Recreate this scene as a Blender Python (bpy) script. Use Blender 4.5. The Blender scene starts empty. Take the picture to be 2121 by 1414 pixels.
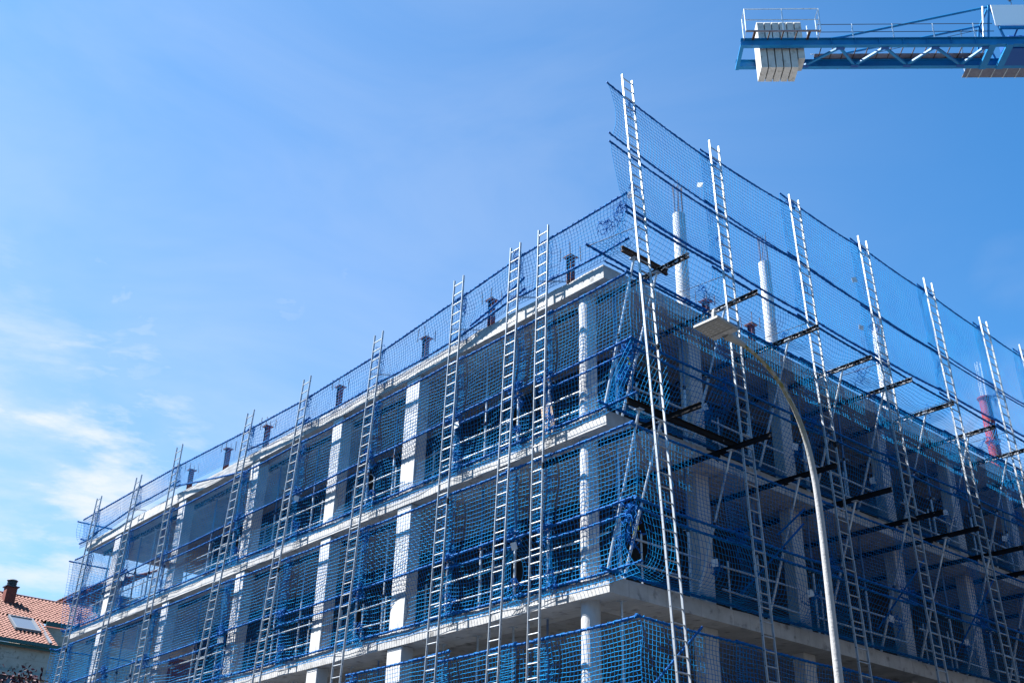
import bpy, math, random
import numpy as np
from mathutils import Vector, Matrix
random.seed(7); RS = np.random.RandomState(7)
C = bpy.context.scene.collection
R = math.radians
S = bpy.context.scene

# ------------------------------------------------------------------ camera
cam = bpy.data.objects.new('camera', bpy.data.cameras.new('camera'))
C.objects.link(cam); S.camera = cam
YAW, PITCH, ROLL = 0.866480572, 0.482929968, 0.0258830599
fw = Vector((-math.sin(YAW)*math.cos(PITCH), math.cos(YAW)*math.cos(PITCH), math.sin(PITCH)))
ri = Vector((math.cos(YAW), math.sin(YAW), 0)); up = ri.cross(fw)
r2 = math.cos(ROLL)*ri + math.sin(ROLL)*up; u2 = -math.sin(ROLL)*ri + math.cos(ROLL)*up
M = Matrix((r2, u2, -fw)).transposed().to_4x4(); M.translation = Vector((13.5458, -13.9496, 1.5993))
cam.matrix_world = M
cam.data.sensor_width = 36; cam.data.lens = 2262.06/2121*36
cam.data.clip_start = .1; cam.data.clip_end = 3000

# ------------------------------------------------------------------ world, sun
SUN_AZ = R(227)      # compass from +Y clockwise: south-west
SUN_EL = R(55)
w = bpy.data.worlds.new('World'); S.world = w; w.use_nodes = True
nt = w.node_tree; nt.nodes.clear(); L = nt.links.new
def N(t, **k):
    n = nt.nodes.new(t)
    for a, b in k.items(): setattr(n, a, b)
    return n
out = N('ShaderNodeOutputWorld'); bg = N('ShaderNodeBackground'); bg.inputs[1].default_value = .057
sky = N('ShaderNodeTexSky', sky_type='NISHITA', sun_disc=False, sun_elevation=SUN_EL, sun_rotation=SUN_AZ)
sky.air_density = 1.0; sky.dust_density = .6; sky.ozone_density = 4.0
geo = N('ShaderNodeTexCoord')
def blob(d, a0, a1):     # soft patch of sky around a direction
    dp = N('ShaderNodeVectorMath', operation='DOT_PRODUCT'); L(geo.outputs['Generated'], dp.inputs[0])
    dp.inputs[1].default_value = Vector(d).normalized()
    mr = N('ShaderNodeMapRange', interpolation_type='SMOOTHSTEP'); L(dp.outputs['Value'], mr.inputs[0])
    mr.inputs[1].default_value = math.cos(R(a0)); mr.inputs[2].default_value = math.cos(R(a1))
    return mr.outputs[0]
def math_(op, a, b):
    m = N('ShaderNodeMath', operation=op); m.use_clamp = True
    for i, v in enumerate((a, b)):
        if isinstance(v, (int, float)): m.inputs[i].default_value = v
        else: L(v, m.inputs[i])
    return m.outputs[0]
def noise(scale, det, lo, hi, stretch=(1, 1, 2.6), dist=.6):
    mp = N('ShaderNodeMapping'); mp.inputs['Scale'].default_value = stretch; L(geo.outputs['Generated'], mp.inputs[0])
    n = N('ShaderNodeTexNoise'); n.inputs['Scale'].default_value = scale; n.inputs['Detail'].default_value = det
    n.inputs['Distortion'].default_value = dist; n.inputs['Roughness'].default_value = .6
    L(mp.outputs[0], n.inputs[0])
    mr = N('ShaderNodeMapRange', interpolation_type='SMOOTHSTEP'); L(n.outputs[0], mr.inputs[0])
    mr.inputs[1].default_value = lo; mr.inputs[2].default_value = hi
    return mr.outputs[0]
nA = noise(6, 12, .36, .72, stretch=(1, 1, 3.6), dist=.1); nB = noise(16, 12, .46, .66, stretch=(1, 1, 1.6), dist=.35); nC = noise(3, 5, .2, .8, stretch=(1, 1, 2.5)); nD = noise(30, 8, .5, .62, dist=.2)
c1 = math_('MULTIPLY', blob((-.905, .262, .325), 10.5, 1.5), math_('MULTIPLY', nA, 1.05))
c1b = math_('MULTIPLY', blob((-.925, .16, .335), 13, 1), math_('ADD', math_('MULTIPLY', nA, .45), .35))
c2 = math_('MULTIPLY', math_('MULTIPLY', blob((-.868, .25, .43), 8.5, 1), nB), .40)
c3 = math_('MAXIMUM', math_('MULTIPLY', math_('MULTIPLY', blob((-.781, .401, .478), 1.6, .1), nD), .30), math_('MULTIPLY', math_('MULTIPLY', blob((-.740, .443, .507), 1.6, .1), nD), .28))
c4 = math_('MULTIPLY', math_('MULTIPLY', blob((-.322, .819, .476), 3, .3), nC), .12)
c4 = math_('MAXIMUM', c4, math_('MULTIPLY', math_('MULTIPLY', blob((-.36, .855, .37), 5, .5), nC), .45))
c5 = math_('MULTIPLY', blob((-.93, .22, .26), 58, 3), math_('ADD', math_('MULTIPLY', nC, .16), .12))
c6 = math_('MULTIPLY', blob((-.95, .25, .14), 42, 4), math_('ADD', math_('MULTIPLY', nC, .25), .20))
cl = c1
for x_ in (c1b, c2, c3, c4, c5, c6): cl = math_('MAXIMUM', cl, x_)
tint = N('ShaderNodeMix', data_type='RGBA', blend_type='MULTIPLY'); tint.inputs[0].default_value = 1
L(sky.outputs[0], tint.inputs[6]); tint.inputs[7].default_value = (.38, .895, 1.16, 1)
mx = N('ShaderNodeMix', data_type='RGBA'); L(cl, mx.inputs[0]); L(tint.outputs[2], mx.inputs[6])
mx.inputs[7].default_value = (4.3, 4.6, 5.0, 1)
L(mx.outputs[2], bg.inputs[0]); L(bg.outputs[0], out.inputs[0])
sun = bpy.data.objects.new('sun', bpy.data.lights.new('sun', 'SUN')); C.objects.link(sun)
sun.data.energy = 5; sun.data.angle = R(.5); sun.data.color = (1, .985, .95)
to_sun = Vector((math.sin(SUN_AZ)*math.cos(SUN_EL), math.cos(SUN_AZ)*math.cos(SUN_EL), math.sin(SUN_EL)))
sun.rotation_euler = to_sun.to_track_quat('Z', 'Y').to_euler()
S.view_settings.view_transform = 'Standard'; S.view_settings.look = 'None'
S.view_settings.exposure = 1.88; S.view_settings.gamma = 1
S.render.engine = 'CYCLES'; S.cycles.max_bounces = 6; S.cycles.diffuse_bounces = 2

# ------------------------------------------------------------------ materials
def mat(name, col, rough=.8, metal=0., vary=None, scale=4., bump=0., bscale=30., stretch=(1, 1, 1), spots=None, detail=6, spec=.3):
    """vary: second colour mixed in by noise; spots: (colour, scale, lo, hi)"""
    m = bpy.data.materials.new(name); m.use_nodes = True; t = m.node_tree
    b = t.nodes['Principled BSDF']; b.inputs['Specular IOR Level'].default_value = spec; b.inputs['Roughness'].default_value = rough; b.inputs['Metallic'].default_value = metal
    b.inputs['Base Color'].default_value = (*col, 1)
    tc = t.nodes.new('ShaderNodeTexCoord'); mp = t.nodes.new('ShaderNodeMapping'); mp.inputs['Scale'].default_value = stretch
    t.links.new(tc.outputs['Object'], mp.inputs[0])
    cur = None
    if vary:
        n = t.nodes.new('ShaderNodeTexNoise'); n.inputs['Scale'].default_value = scale; n.inputs['Detail'].default_value = detail
        n.inputs['Roughness'].default_value = .65
        t.links.new(mp.outputs[0], n.inputs[0])
        cr = t.nodes.new('ShaderNodeValToRGB'); cr.color_ramp.elements[0].position = .32; cr.color_ramp.elements[1].position = .68
        cr.color_ramp.elements[0].color = (*col, 1); cr.color_ramp.elements[1].color = (*vary, 1)
        t.links.new(n.outputs[0], cr.inputs[0]); cur = cr.outputs[0]
    if spots:
        n = t.nodes.new('ShaderNodeTexNoise'); n.inputs['Scale'].default_value = spots[1]; n.inputs['Detail'].default_value = 8
        t.links.new(mp.outputs[0], n.inputs[0])
        mr = t.nodes.new('ShaderNodeMapRange'); mr.inputs[1].default_value = spots[2]; mr.inputs[2].default_value = spots[3]
        t.links.new(n.outputs[0], mr.inputs[0])
        mx = t.nodes.new('ShaderNodeMix'); mx.data_type = 'RGBA'; t.links.new(mr.outputs[0], mx.inputs[0])
        if cur: t.links.new(cur, mx.inputs[6])
        else: mx.inputs[6].default_value = (*col, 1)
        mx.inputs[7].default_value = (*spots[0], 1); cur = mx.outputs[2]
    if cur: t.links.new(cur, b.inputs['Base Color'])
    if bump:
        n = t.nodes.new('ShaderNodeTexNoise'); n.inputs['Scale'].default_value = bscale; n.inputs['Detail'].default_value = 6
        t.links.new(mp.outputs[0], n.inputs[0])
        bp = t.nodes.new('ShaderNodeBump'); bp.inputs['Strength'].default_value = bump; bp.inputs['Distance'].default_value = .02
        t.links.new(n.outputs[0], bp.inputs['Height']); t.links.new(bp.outputs[0], b.inputs['Normal'])
    return m
def plank_mat(name, col, vary, axis, width):
    """board-formed concrete: boards across `axis`, each slightly different, thin joints"""
    m = mat(name, col, .9, vary=vary, scale=2.2, bump=.35, bscale=18, spots=(tuple(c*.55 for c in col), 4.5, .57, .72))
    t = m.node_tree; b = t.nodes['Principled BSDF']; src = b.inputs['Base Color'].links[0].from_socket
    tc = t.nodes.new('ShaderNodeTexCoord'); sp = t.nodes.new('ShaderNodeSeparateXYZ'); t.links.new(tc.outputs['Object'], sp.inputs[0])
    d = t.nodes.new('ShaderNodeMath'); d.operation = 'DIVIDE'; d.inputs[1].default_value = width; t.links.new(sp.outputs[axis], d.inputs[0])
    f = t.nodes.new('ShaderNodeMath'); f.operation = 'FLOOR'; t.links.new(d.outputs[0], f.inputs[0])
    wn = t.nodes.new('ShaderNodeTexWhiteNoise'); wn.noise_dimensions = '1D'; t.links.new(f.outputs[0], wn.inputs['W'])
    fr = t.nodes.new('ShaderNodeMath'); fr.operation = 'FRACT'; t.links.new(d.outputs[0], fr.inputs[0])
    j = t.nodes.new('ShaderNodeMath'); j.operation = 'LESS_THAN'; j.inputs[1].default_value = .06; t.links.new(fr.outputs[0], j.inputs[0])
    v = t.nodes.new('ShaderNodeMapRange'); v.inputs[3].default_value = .92; v.inputs[4].default_value = 1.04; t.links.new(wn.outputs[0], v.inputs[0])
    s = t.nodes.new('ShaderNodeMath'); s.operation = 'MULTIPLY_ADD'; s.inputs[1].default_value = -.13
    t.links.new(j.outputs[0], s.inputs[0]); t.links.new(v.outputs[0], s.inputs[2])
    hs = t.nodes.new('ShaderNodeVectorMath'); hs.operation = 'SCALE'; t.links.new(src, hs.inputs[0]); t.links.new(s.outputs[0], hs.inputs['Scale'])
    t.links.new(hs.outputs[0], b.inputs['Base Color'])
    return m
MT = dict(
    concrete=mat('concrete', (.39, .385, .38), .92, vary=(.50, .495, .49), scale=3.2, bump=.35, bscale=25, stretch=(1, 1, .4), spots=((.27, .26, .25), 3.3, .58, .70)),
    slab=plank_mat('board_formed_concrete', (.35, .345, .34), (.47, .465, .46), 1, .5),
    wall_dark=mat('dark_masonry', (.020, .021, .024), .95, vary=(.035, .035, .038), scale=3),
    net=mat('net_cord', (.001, .145, .42), .8, vary=(.0015, .22, .50), scale=1.5, spec=.08),
    rail=mat('lashed_tube', (.0015, .050, .20), .75, vary=(.003, .105, .33), scale=14, spec=.15, bump=.6, bscale=60),
    rope=mat('rope', (.002, .065, .28), .8, vary=(.003, .12, .36), scale=9, spec=.1),
    alu=mat('aluminium', (.40, .42, .44), .48, .65, vary=(.30, .32, .34), scale=4, bump=.2, bscale=5, spots=((.20, .20, .21), 12, .62, .72)),
    black=mat('rung_hole', (.01, .01, .012), .9),
    galv=mat('galvanised', (.42, .47, .52), .45, .5, vary=(.55, .60, .64), scale=12, spots=((.28, .25, .24), 9, .62, .7)),
    inner=mat('prop_inner_tube', (.10, .16, .28), .5, .4, vary=(.16, .22, .34), scale=10),
    beam=mat('black_beam', (.010, .010, .012), .9, vary=(.022, .020, .020), scale=6, spots=((.40, .40, .42), 17, .53, .58), spec=.1),
    beam_plain=mat('tarred_beam', (.008, .008, .010), .9, vary=(.016, .015, .016), scale=6, spots=((.20, .20, .21), 12, .68, .74), spec=.1),
    rust=mat('rusty_steel', (.060, .035, .028), .85, vary=(.035, .024, .022), scale=9, spots=((.14, .08, .055), 14, .58, .66)),
    primer=mat('red_primer', (.085, .020, .026), .7, vary=(.05, .014, .020), scale=6),
    red=mat('red_formwork', (.20, .014, .028), .6, vary=(.13, .012, .022), scale=5, spots=((.35, .10, .09), 15, .62, .72)),
    rebar=mat('rebar', (.12, .08, .065), .8),
    wire=mat('tie_wire', (.05, .045, .05), .6, .5),
    crane=mat('crane_blue', (.005, .125, .32), .45, vary=(.009, .18, .40), scale=1.2, spots=((.12, .09, .08), 3.1, .70, .76)),
    crane_dark=mat('crane_gusset', (.008, .07, .26), .5),
    walk=mat('walkway_mesh', (.11, .11, .15), .7, vary=(.17, .17, .20), scale=6),
    ballast=mat('ballast_concrete', (.36, .355, .34), .9, vary=(.47, .455, .43), scale=3, bump=.2, spots=((.25, .24, .22), 3.5, .58, .72)),
    white=mat('white_paint', (.80, .81, .84), .5),
    tag=mat('white_tag', (.6, .6, .6), .5),
    lamp=mat('lamp_housing', (.27, .27, .265), .5, vary=(.33, .33, .32), scale=7),
    lens=mat('lamp_lens', (.30, .31, .33), .3, vary=(.50, .50, .50), scale=28),
    tile=mat('roof_tile', (.14, .054, .041), .85, vary=(.235, .118, .092), scale=6, spots=((.16, .06, .05), 3.5, .58, .72)),
    bounce_cut=mat('bounce_cut_dark', (.085, .08, .075), .95, vary=(.14, .13, .12), scale=2),  # added floor sheet, dark so that little light bounces upward
    sky_blocker_wall=mat('sky_blocker_front', (.075, .065, .058), .9, vary=(.10, .09, .08), scale=.6),  # dull front of the added sky blockers
    frame_grey=mat('frame_grey', (.14, .15, .17), .5),
    soffit_shade=plank_mat('soffit_shade_concrete', (.24, .235, .23), (.33, .325, .32), 0, .5),  # concrete tone lowered to paint in the ceiling shade
    stone=plank_mat('stone_cladding', (.33, .30, .26), (.40, .37, .33), 2, .62),
    gutter=mat('green_gutter', (.022, .075, .075), .5),
    brick=mat('red_render', (.15, .038, .028), .85, vary=(.12, .03, .022), scale=5),
    darkmetal=mat('dark_metal', (.035, .04, .05), .5),
    glass=mat('window_glass', (.10, .12, .15), .12),
    ground=mat('paving', (.055, .054, .052), .9, vary=(.075, .072, .07), scale=.8),
    asphalt=mat('asphalt', (.045, .045, .048), .9, vary=(.06, .06, .062), scale=2),
    bark=mat('bark', (.09, .06, .05), .9, vary=(.05, .035, .03), scale=12),
    leaf=mat('purple_leaf', (.035, .010, .018), .6, vary=(.085, .024, .038), scale=3, spec=.15),
    timber=mat('timber', (.36, .27, .19), .85, vary=(.27, .20, .14), scale=5),
)
# weathered street lamp pole: lichen on the upper bend
pm = mat('lamp_pole_paint', (.30, .30, .31), .55, vary=(.38, .38, .38), scale=6, bump=.3, bscale=40)
t = pm.node_tree; b_ = t.nodes['Principled BSDF']; src = b_.inputs['Base Color'].links[0].from_socket
g_ = t.nodes.new('ShaderNodeNewGeometry'); sx = t.nodes.new('ShaderNodeSeparateXYZ'); t.links.new(g_.outputs['Position'], sx.inputs[0])
mr = t.nodes.new('ShaderNodeMapRange'); mr.inputs[1].default_value = 6.2; mr.inputs[2].default_value = 7.2; t.links.new(sx.outputs[2], mr.inputs[0])
nn = t.nodes.new('ShaderNodeTexNoise'); nn.inputs['Scale'].default_value = 22; nn.inputs['Detail'].default_value = 8
m2 = t.nodes.new('ShaderNodeMapRange'); m2.inputs[1].default_value = .40; m2.inputs[2].default_value = .55; t.links.new(nn.outputs[0], m2.inputs[0])
mu = t.nodes.new('ShaderNodeMath'); mu.operation = 'MULTIPLY'; t.links.new(mr.outputs[0], mu.inputs[0]); t.links.new(m2.outputs[0], mu.inputs[1])
mx_ = t.nodes.new('ShaderNodeMix'); mx_.data_type = 'RGBA'; t.links.new(mu.outputs[0], mx_.inputs[0]); t.links.new(src, mx_.inputs[6])
mx_.inputs[7].default_value = (.17, .145, .025, 1); t.links.new(mx_.outputs[2], b_.inputs['Base Color'])
MT['pole'] = pm

# ------------------------------------------------------------------ mesh helpers
def V(*a): return Vector(a)
class MB:
    def __init__(s): s.v = []; s.f = []; s.m = []
    def add(s, vs, fs, mi=0):
        o = len(s.v); s.v += [tuple(v) for v in vs]; s.f += [tuple(i+o for i in f) for f in fs]; s.m += [mi]*len(fs)
        return s
    def box(s, c, size, X=V(1, 0, 0), Y=V(0, 1, 0), Z=V(0, 0, 1), mi=0, ch=0.):
        c = Vector(c); a, b, d = [k/2 for k in size]
        if ch <= 0:
            vs = [c + X*a*i + Y*b*j + Z*d*k for k in (-1, 1) for j in (-1, 1) for i in (-1, 1)]
            return s.add(vs, [(0, 2, 3, 1), (4, 5, 7, 6), (0, 1, 5, 4), (2, 6, 7, 3), (0, 4, 6, 2), (1, 3, 7, 5)], mi)
        # chamfered box
        vs = []; idx = {}
        for i in (-1, 1):
            for j in (-1, 1):
                for k in (-1, 1):
                    for ax in range(3):
                        e = [a-ch, b-ch, d-ch]; e[ax] += ch
                        idx[(i, j, k, ax)] = len(vs); vs.append(c + X*e[0]*i + Y*e[1]*j + Z*e[2]*k)
        fs = []
        for i in (-1, 1):
            fs.append([idx[(i, -1, -1, 0)], idx[(i, 1, -1, 0)], idx[(i, 1, 1, 0)], idx[(i, -1, 1, 0)]][::i])
            fs.append([idx[(-1, i, -1, 1)], idx[(-1, i, 1, 1)], idx[(1, i, 1, 1)], idx[(1, i, -1, 1)]][::i])
            fs.append([idx[(-1, -1, i, 2)], idx[(1, -1, i, 2)], idx[(1, 1, i, 2)], idx[(-1, 1, i, 2)]][::i])
        for i in (-1, 1):
            for j in (-1, 1):
                fs.append([idx[(i, j, -1, 0)], idx[(i, j, 1, 0)], idx[(i, j, 1, 1)], idx[(i, j, -1, 1)]][::-i*j])
                fs.append([idx[(i, -1, j, 0)], idx[(i, 1, j, 0)], idx[(i, 1, j, 2)], idx[(i, -1, j, 2)]][::i*j])
                fs.append([idx[(-1, i, j, 1)], idx[(1, i, j, 1)], idx[(1, i, j, 2)], idx[(-1, i, j, 2)]][::-i*j])
                for k in (-1, 1): fs.append([idx[(i, j, k, 0)], idx[(i, j, k, 1)], idx[(i, j, k, 2)]][::i*j*k])
        return s.add(vs, fs, mi)
    def bar(s, p, q, wdt, hgt, upv=V(0, 0, 1), mi=0, ch=0.):
        """box beam from p to q, hgt along upv-ish"""
        p, q = Vector(p), Vector(q); Z = (q-p); l = Z.length; Z = Z/l
        X = upv.cross(Z); X.normalize(); Y = Z.cross(X)
        return s.box((p+q)/2, (wdt, hgt, l), X, Y, Z, mi, ch)
    def ibeam(s, p, q, wdt, hgt, t=.012, mi=0):
        p, q = Vector(p), Vector(q); Z = (q-p).normalized(); X = V(0, 0, 1).cross(Z); X.normalize(); Y = Z.cross(X)
        s.bar(p, q, t, hgt-2*t-.002, mi=mi)
        for k in (-1, 1):
            o = Y*k*(hgt/2-t/2); s.bar(p+o, q+o, wdt, t, mi=mi)
        return s
    def tube(s, p, q, r, n=8, r2=None, cap=True, mi=0):
        return s.path([p, q], [r, r if r2 is None else r2], n, cap, mi)
    def path(s, pts, rs, n=8, cap=True, mi=0):
        pts = [Vector(p) for p in pts]
        if isinstance(rs, (int, float)): rs = [rs]*len(pts)
        o = len(s.v); prev = None
        for i, p in enumerate(pts):
            d = (pts[min(i+1, len(pts)-1)] - pts[max(i-1, 0)]).normalized()
            if prev is None:
                a = V(0, 0, 1) if abs(d.z) < .9 else V(1, 0, 0); X = a.cross(d).normalized()
            else:
                X = (prev - d*prev.dot(d)).normalized()
            prev = X; Y = d.cross(X)
            for k in range(n):
                an = 2*math.pi*k/n; s.v.append(tuple(p + (X*math.cos(an)+Y*math.sin(an))*rs[i]))
        for i in range(len(pts)-1):
            for k in range(n):
                a = o+i*n+k; b = o+i*n+(k+1) % n; s.f.append((a, b, b+n, a+n)); s.m.append(mi)
        if cap:
            s.f.append(tuple(o+k for k in reversed(range(n)))); s.m.append(mi)
            e = o+(len(pts)-1)*n; s.f.append(tuple(e+k for k in range(n))); s.m.append(mi)
        return s
    def build(s, name, mats, parent=None, loc=None, smooth=False):
        me = bpy.data.meshes.new(name); me.from_pydata(s.v, [], s.f)
        mats = mats if isinstance(mats, (list, tuple)) else [mats]
        for m in mats: me.materials.append(MT[m])
        if len(mats) > 1: me.polygons.foreach_set('material_index', s.m)
        if smooth: me.polygons.foreach_set('use_smooth', [True]*len(s.f))
        me.update()
        o = bpy.data.objects.new(name, me); C.objects.link(o)
        if parent: o.parent = parent
        if loc: o.location = loc
        return o
def tag(o, label=None, cat=None, group=None, kind=None):
    for k, v in (('label', label), ('category', cat), ('group', group), ('kind', kind)):
        if v: o[k] = v
    return o
def thing(name, label, cat, loc=(0, 0, 0), group=None, rz=0):
    o = bpy.data.objects.new(name, None); C.objects.link(o); o.location = loc; o.rotation_euler = (0, 0, rz)
    o.empty_display_size = .2
    return tag(o, label, cat, group)
def linked(src, name, parent, loc):
    o = src.copy(); o.name = name; C.objects.link(o); o.parent = parent; o.location = loc; return o
ORD = ['first', 'second', 'third', 'fourth', 'fifth', 'sixth', 'seventh', 'eighth', 'ninth', 'tenth']

# ------------------------------------------------------------------ levels (metres above the street)
F1, F2, F3, RF = 3.80, 7.07, 10.32, 13.62
TH = .32
XL, YR = -27.2, 24.0

# ------------------------------------------------------------------ ground
g = MB(); g.box((0, 0, -.25), (3000, 3000, .5)); tag(g.build('ground', 'ground'), kind='structure')
g = MB(); g.box((-20, -11, .002), (400, 7, .008)); tag(g.build('road', 'asphalt'), kind='structure')
g = MB(); g.box((-20, -4.2, .06), (400, 6.4, .12)); tag(g.build('pavement', 'ground'), kind='structure')

# ------------------------------------------------------------------ building
B = thing('concrete_building', 'grey concrete building shell under construction, open floors on columns behind blue nets', 'building', (0, 0, 0))
def slab(top, x0, x1, y0, y1, name='floor_slab', th=TH):
    """slab with a slightly uneven cast edge"""
    m = MB(); pts = []
    def run(a, b):
        n = max(2, int((Vector(b)-Vector(a)).length/.5)); return [Vector(a).lerp(Vector(b), i/n) for i in range(n)]
    for a, b in (((x1, y0, 0), (x1, y1, 0)), ((x1, y1, 0), (x0, y1, 0)), ((x0, y1, 0), (x0, y0, 0)), ((x0, y0, 0), (x1, y0, 0))): pts += run(a, b)
    n = len(pts); vt = []; vb = []
    for q in pts:
        j = V(random.uniform(-.008, .008), random.uniform(-.008, .008), 0)
        vt.append(q+j+V(0, 0, top+random.uniform(-.012, .012))); vb.append(q+V(random.uniform(-.006, .006), random.uniform(-.006, .006), top-th))
    m.add(vt+vb, [tuple(range(n)), tuple(reversed(range(n, 2*n)))] + [(i+n, (i+1) % n+n, (i+1) % n, i) for i in range(n)])
    return m.build(name, 'slab', B)
for z in (F1, F2, F3, RF): slab(z, XL, 0, 0, YR)
for z in (F1, F2, F3):      # unseen dark sheet added on each slab to cut bounce onto the ceilings
    m = MB(); m.box(((XL-.3)/2, YR/2, z+.018), (-XL-.3, YR-.36, .008)); m.build('bounce_cut_floor', 'bounce_cut', B)
for z in (F2, F3, RF):      # ceiling sheet just below the slab rim, interior shade put into its darker colour
    m = MB(); m.box(((XL-.9)/2, YR/2+.2, z-TH-.004), (-XL-1.3, YR-1.4, .006)); m.build('soffit_shade', 'soffit_shade', B)
COLX = [(-6.63, .55), (-10.03, .47), (-14.48, .50), (-19.24, .49), (-24.3, .51)]
def rect_col(x, y, z0, z1, wx, wy):
    m = MB(); m.box((0, 0, (z1-z0)/2), (wx, wy, z1-z0-.004), ch=.012); return m.build('column', 'concrete', B, (x, y, z0))
def round_col(x, y, z0, z1, r, name='column'):
    m = MB(); n = 10
    m.path([(0, 0, (z1-z0-.004)*i/n+.002) for i in range(n+1)], [r+random.uniform(-.004, .004) for _ in range(n+1)], 28)
    return m.build(name, 'concrete', B, (x, y, z0), smooth=False)
COLY = [3.35, 6.62, 10.9, 14.4, 17.8, 21.5]
for z0, z1 in ((0, F1-TH), (F1, F2-TH), (F2, F3-TH), (F3, RF-TH)):
    round_col(-.78, .30, z0, z1, .185)
    for x, wx in COLX: rect_col(x, .19, z0, z1, wx, .32)
    for y in COLY:
        if y in (3.35, 6.62): rect_col(-.60, y, z0, z1, .30, .42)
        else: rect_col(-.60, y, z0, z1, .30, .40)
    for x in (-10.5, -20): rect_col(x, 6.4, z0, z1, .4, .4)
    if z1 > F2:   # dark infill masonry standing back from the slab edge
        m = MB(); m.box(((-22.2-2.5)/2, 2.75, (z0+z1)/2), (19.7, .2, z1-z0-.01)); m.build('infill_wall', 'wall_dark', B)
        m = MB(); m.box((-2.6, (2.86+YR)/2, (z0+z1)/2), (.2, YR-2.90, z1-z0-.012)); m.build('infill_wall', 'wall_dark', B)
# short steel column heads on the roof, with plate and starter bars
def stub(x, y, h):
    m = MB(); m.box((0, 0, h/2), (.11, .02, h-.002))
    for k in (-1, 1): m.box((k*.06, 0, h/2), (.016, .13, h))
    s = m.build('column_stub', 'primer', B, (x, y, RF))
    m = MB(); m.box((0, 0, h+.013), (.255, .255, .02)); m.build('head_plate', 'primer', s)
    m = MB()
    for a in (-.16, .16):
        for b in (-.16, .16): m.tube((a, b, h-.08), (a+random.uniform(-.02, .02), b+random.uniform(-.02, .02), h+.26+random.uniform(-.05, .06)), .010, 5)
    m.build('starter_bar', 'rebar', s)
for x in (-1.42, -4.15, -6.76, -10.75, -14.79, -17.3, -19.85): stub(x, .42, 1.0+random.uniform(-.04, .04))
for y in (4.5, 6.25): stub(-.95, y, 1.25)
for x, y, z1, rr in ((-.80, 3.50, 16.88, .155), (-.80, 6.88, 16.92, .15), (-.80, 12.15, 16.85, .155)):
    c = round_col(x, y, RF, z1, rr, 'roof_column')
    for k in range(6):
        a = k*math.pi/3+.3; m = MB(); m.path([(math.cos(a)*.11, math.sin(a)*.11, z1-RF-.1), (math.cos(a)*.105, math.sin(a)*.11, z1-RF+.5), (math.cos(a)*.11+random.uniform(-.03, .03), math.sin(a)*.11, z1-RF+.9+random.uniform(-.15, .1))], .011, 5)
        m.build('starter_bar', 'rebar', c)
# rough timber piece leaning inside the corner bay
m = MB(); m.bar((-2.2, .62, F3+.01), (-2.75, .9, F3+1.5), .35, .03, V(0, -1, 0)); tag(m.build('timber_sheet', 'timber'), 'pale timber sheet leaning behind the net between the second ladders, upper floor', 'timber sheet')
# red round column formwork
t_ = thing('column_formwork', 'red tubular steel column formwork standing on the roof slab at the right', 'formwork', (-.85, 18.35, RF))
m = MB()
m.path([(0, 0, .0), (0, 0, 1.55)], .185, 24); m.build('lower_shell', 'red', t_, smooth=False)
m = MB(); m.path([(0, 0, 1.60), (0, 0, 3.05)], .18, 24); m.build('upper_shell', 'red', t_)
for z in (.02, 1.575, 3.07):
    m = MB(); m.path([(0, 0, z-.02), (0, 0, z+.02)], .235, 24); m.build('flange', 'red', t_)
for k in range(2):
    a = -.9+k*math.pi; m = MB(); m.box((math.cos(a)*.205, math.sin(a)*.205, 1.55), (.06, .02, 3.0), V(math.cos(a), math.sin(a), 0), V(-math.sin(a), math.cos(a), 0)); m.build('seam_rib', 'rust', t_)
for k in range(5):
    a = k*1.256; m = MB(); m.tube((math.cos(a)*.09, math.sin(a)*.09, 2.9), (math.cos(a)*.09, math.sin(a)*.10, 4.35), .012, 5); m.build('starter_bar', 'galv', t_)

# ------------------------------------------------------------------ nets
def net_mesh(name, P, nu, nv, ax_u, ax_v, nrm, parent, hexy=0., rad=.0054, jit=.0035):
    """square mesh of knotted cords; P(u,v)->(...,3) on the unit square"""
    uu, vv = np.meshgrid(np.linspace(0, 1, nu+1), np.linspace(0, 1, nv+1), indexing='ij')
    G = P(uu, vv)
    G = G + RS.randn(*G.shape)*jit*np.array([1, 1, .7])*np.clip(np.minimum(vv, 1-vv)*8, 0, 1)[..., None]
    if hexy:
        i = np.arange(nu+1)[:, None]; j = np.arange(nv+1)[None, :]
        G = G + (((i+j) % 2)*2-1)[..., None]*np.array(ax_v)*hexy*np.clip(np.minimum(vv, 1-vv)*8, 0, 1)[..., None]
    vs, fs = [], []; off = 0
    for arr, ax in ((G, ax_v), (G.transpose(1, 0, 2), ax_u)):   # strands run along axis 0 of arr
        n, k = arr.shape[0], arr.shape[1]
        a, b = np.array(ax, float)*rad, np.array(nrm, float)*rad
        ring = np.stack([a, -a*.5+b*.866, -a*.5-b*.866])
        X = arr[:, :, None, :] + ring[None, None]
        vs.append(X.reshape(-1, 3))
        idx = np.arange(n*k*3).reshape(n, k, 3)+off
        for c in range(3):
            d = (c+1) % 3
            fs.append(np.stack([idx[:-1, :, c], idx[:-1, :, d], idx[1:, :, d], idx[1:, :, c]], -1).reshape(-1, 4))
        off += n*k*3
    vs = np.concatenate(vs).astype(np.float32); fs = np.concatenate(fs).astype(np.int32)
    me = bpy.data.meshes.new(name); me.vertices.add(len(vs)); me.vertices.foreach_set('co', vs.ravel())
    me.loops.add(fs.size); me.loops.foreach_set('vertex_index', fs.ravel())
    me.polygons.add(len(fs)); me.polygons.foreach_set('loop_start', np.arange(0, fs.size, 4, dtype=np.int32))
    me.update(calc_edges=True); me.materials.append(MT['net'])
    o = bpy.data.objects.new(name, me); C.objects.link(o); o.parent = parent
    return o
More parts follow.
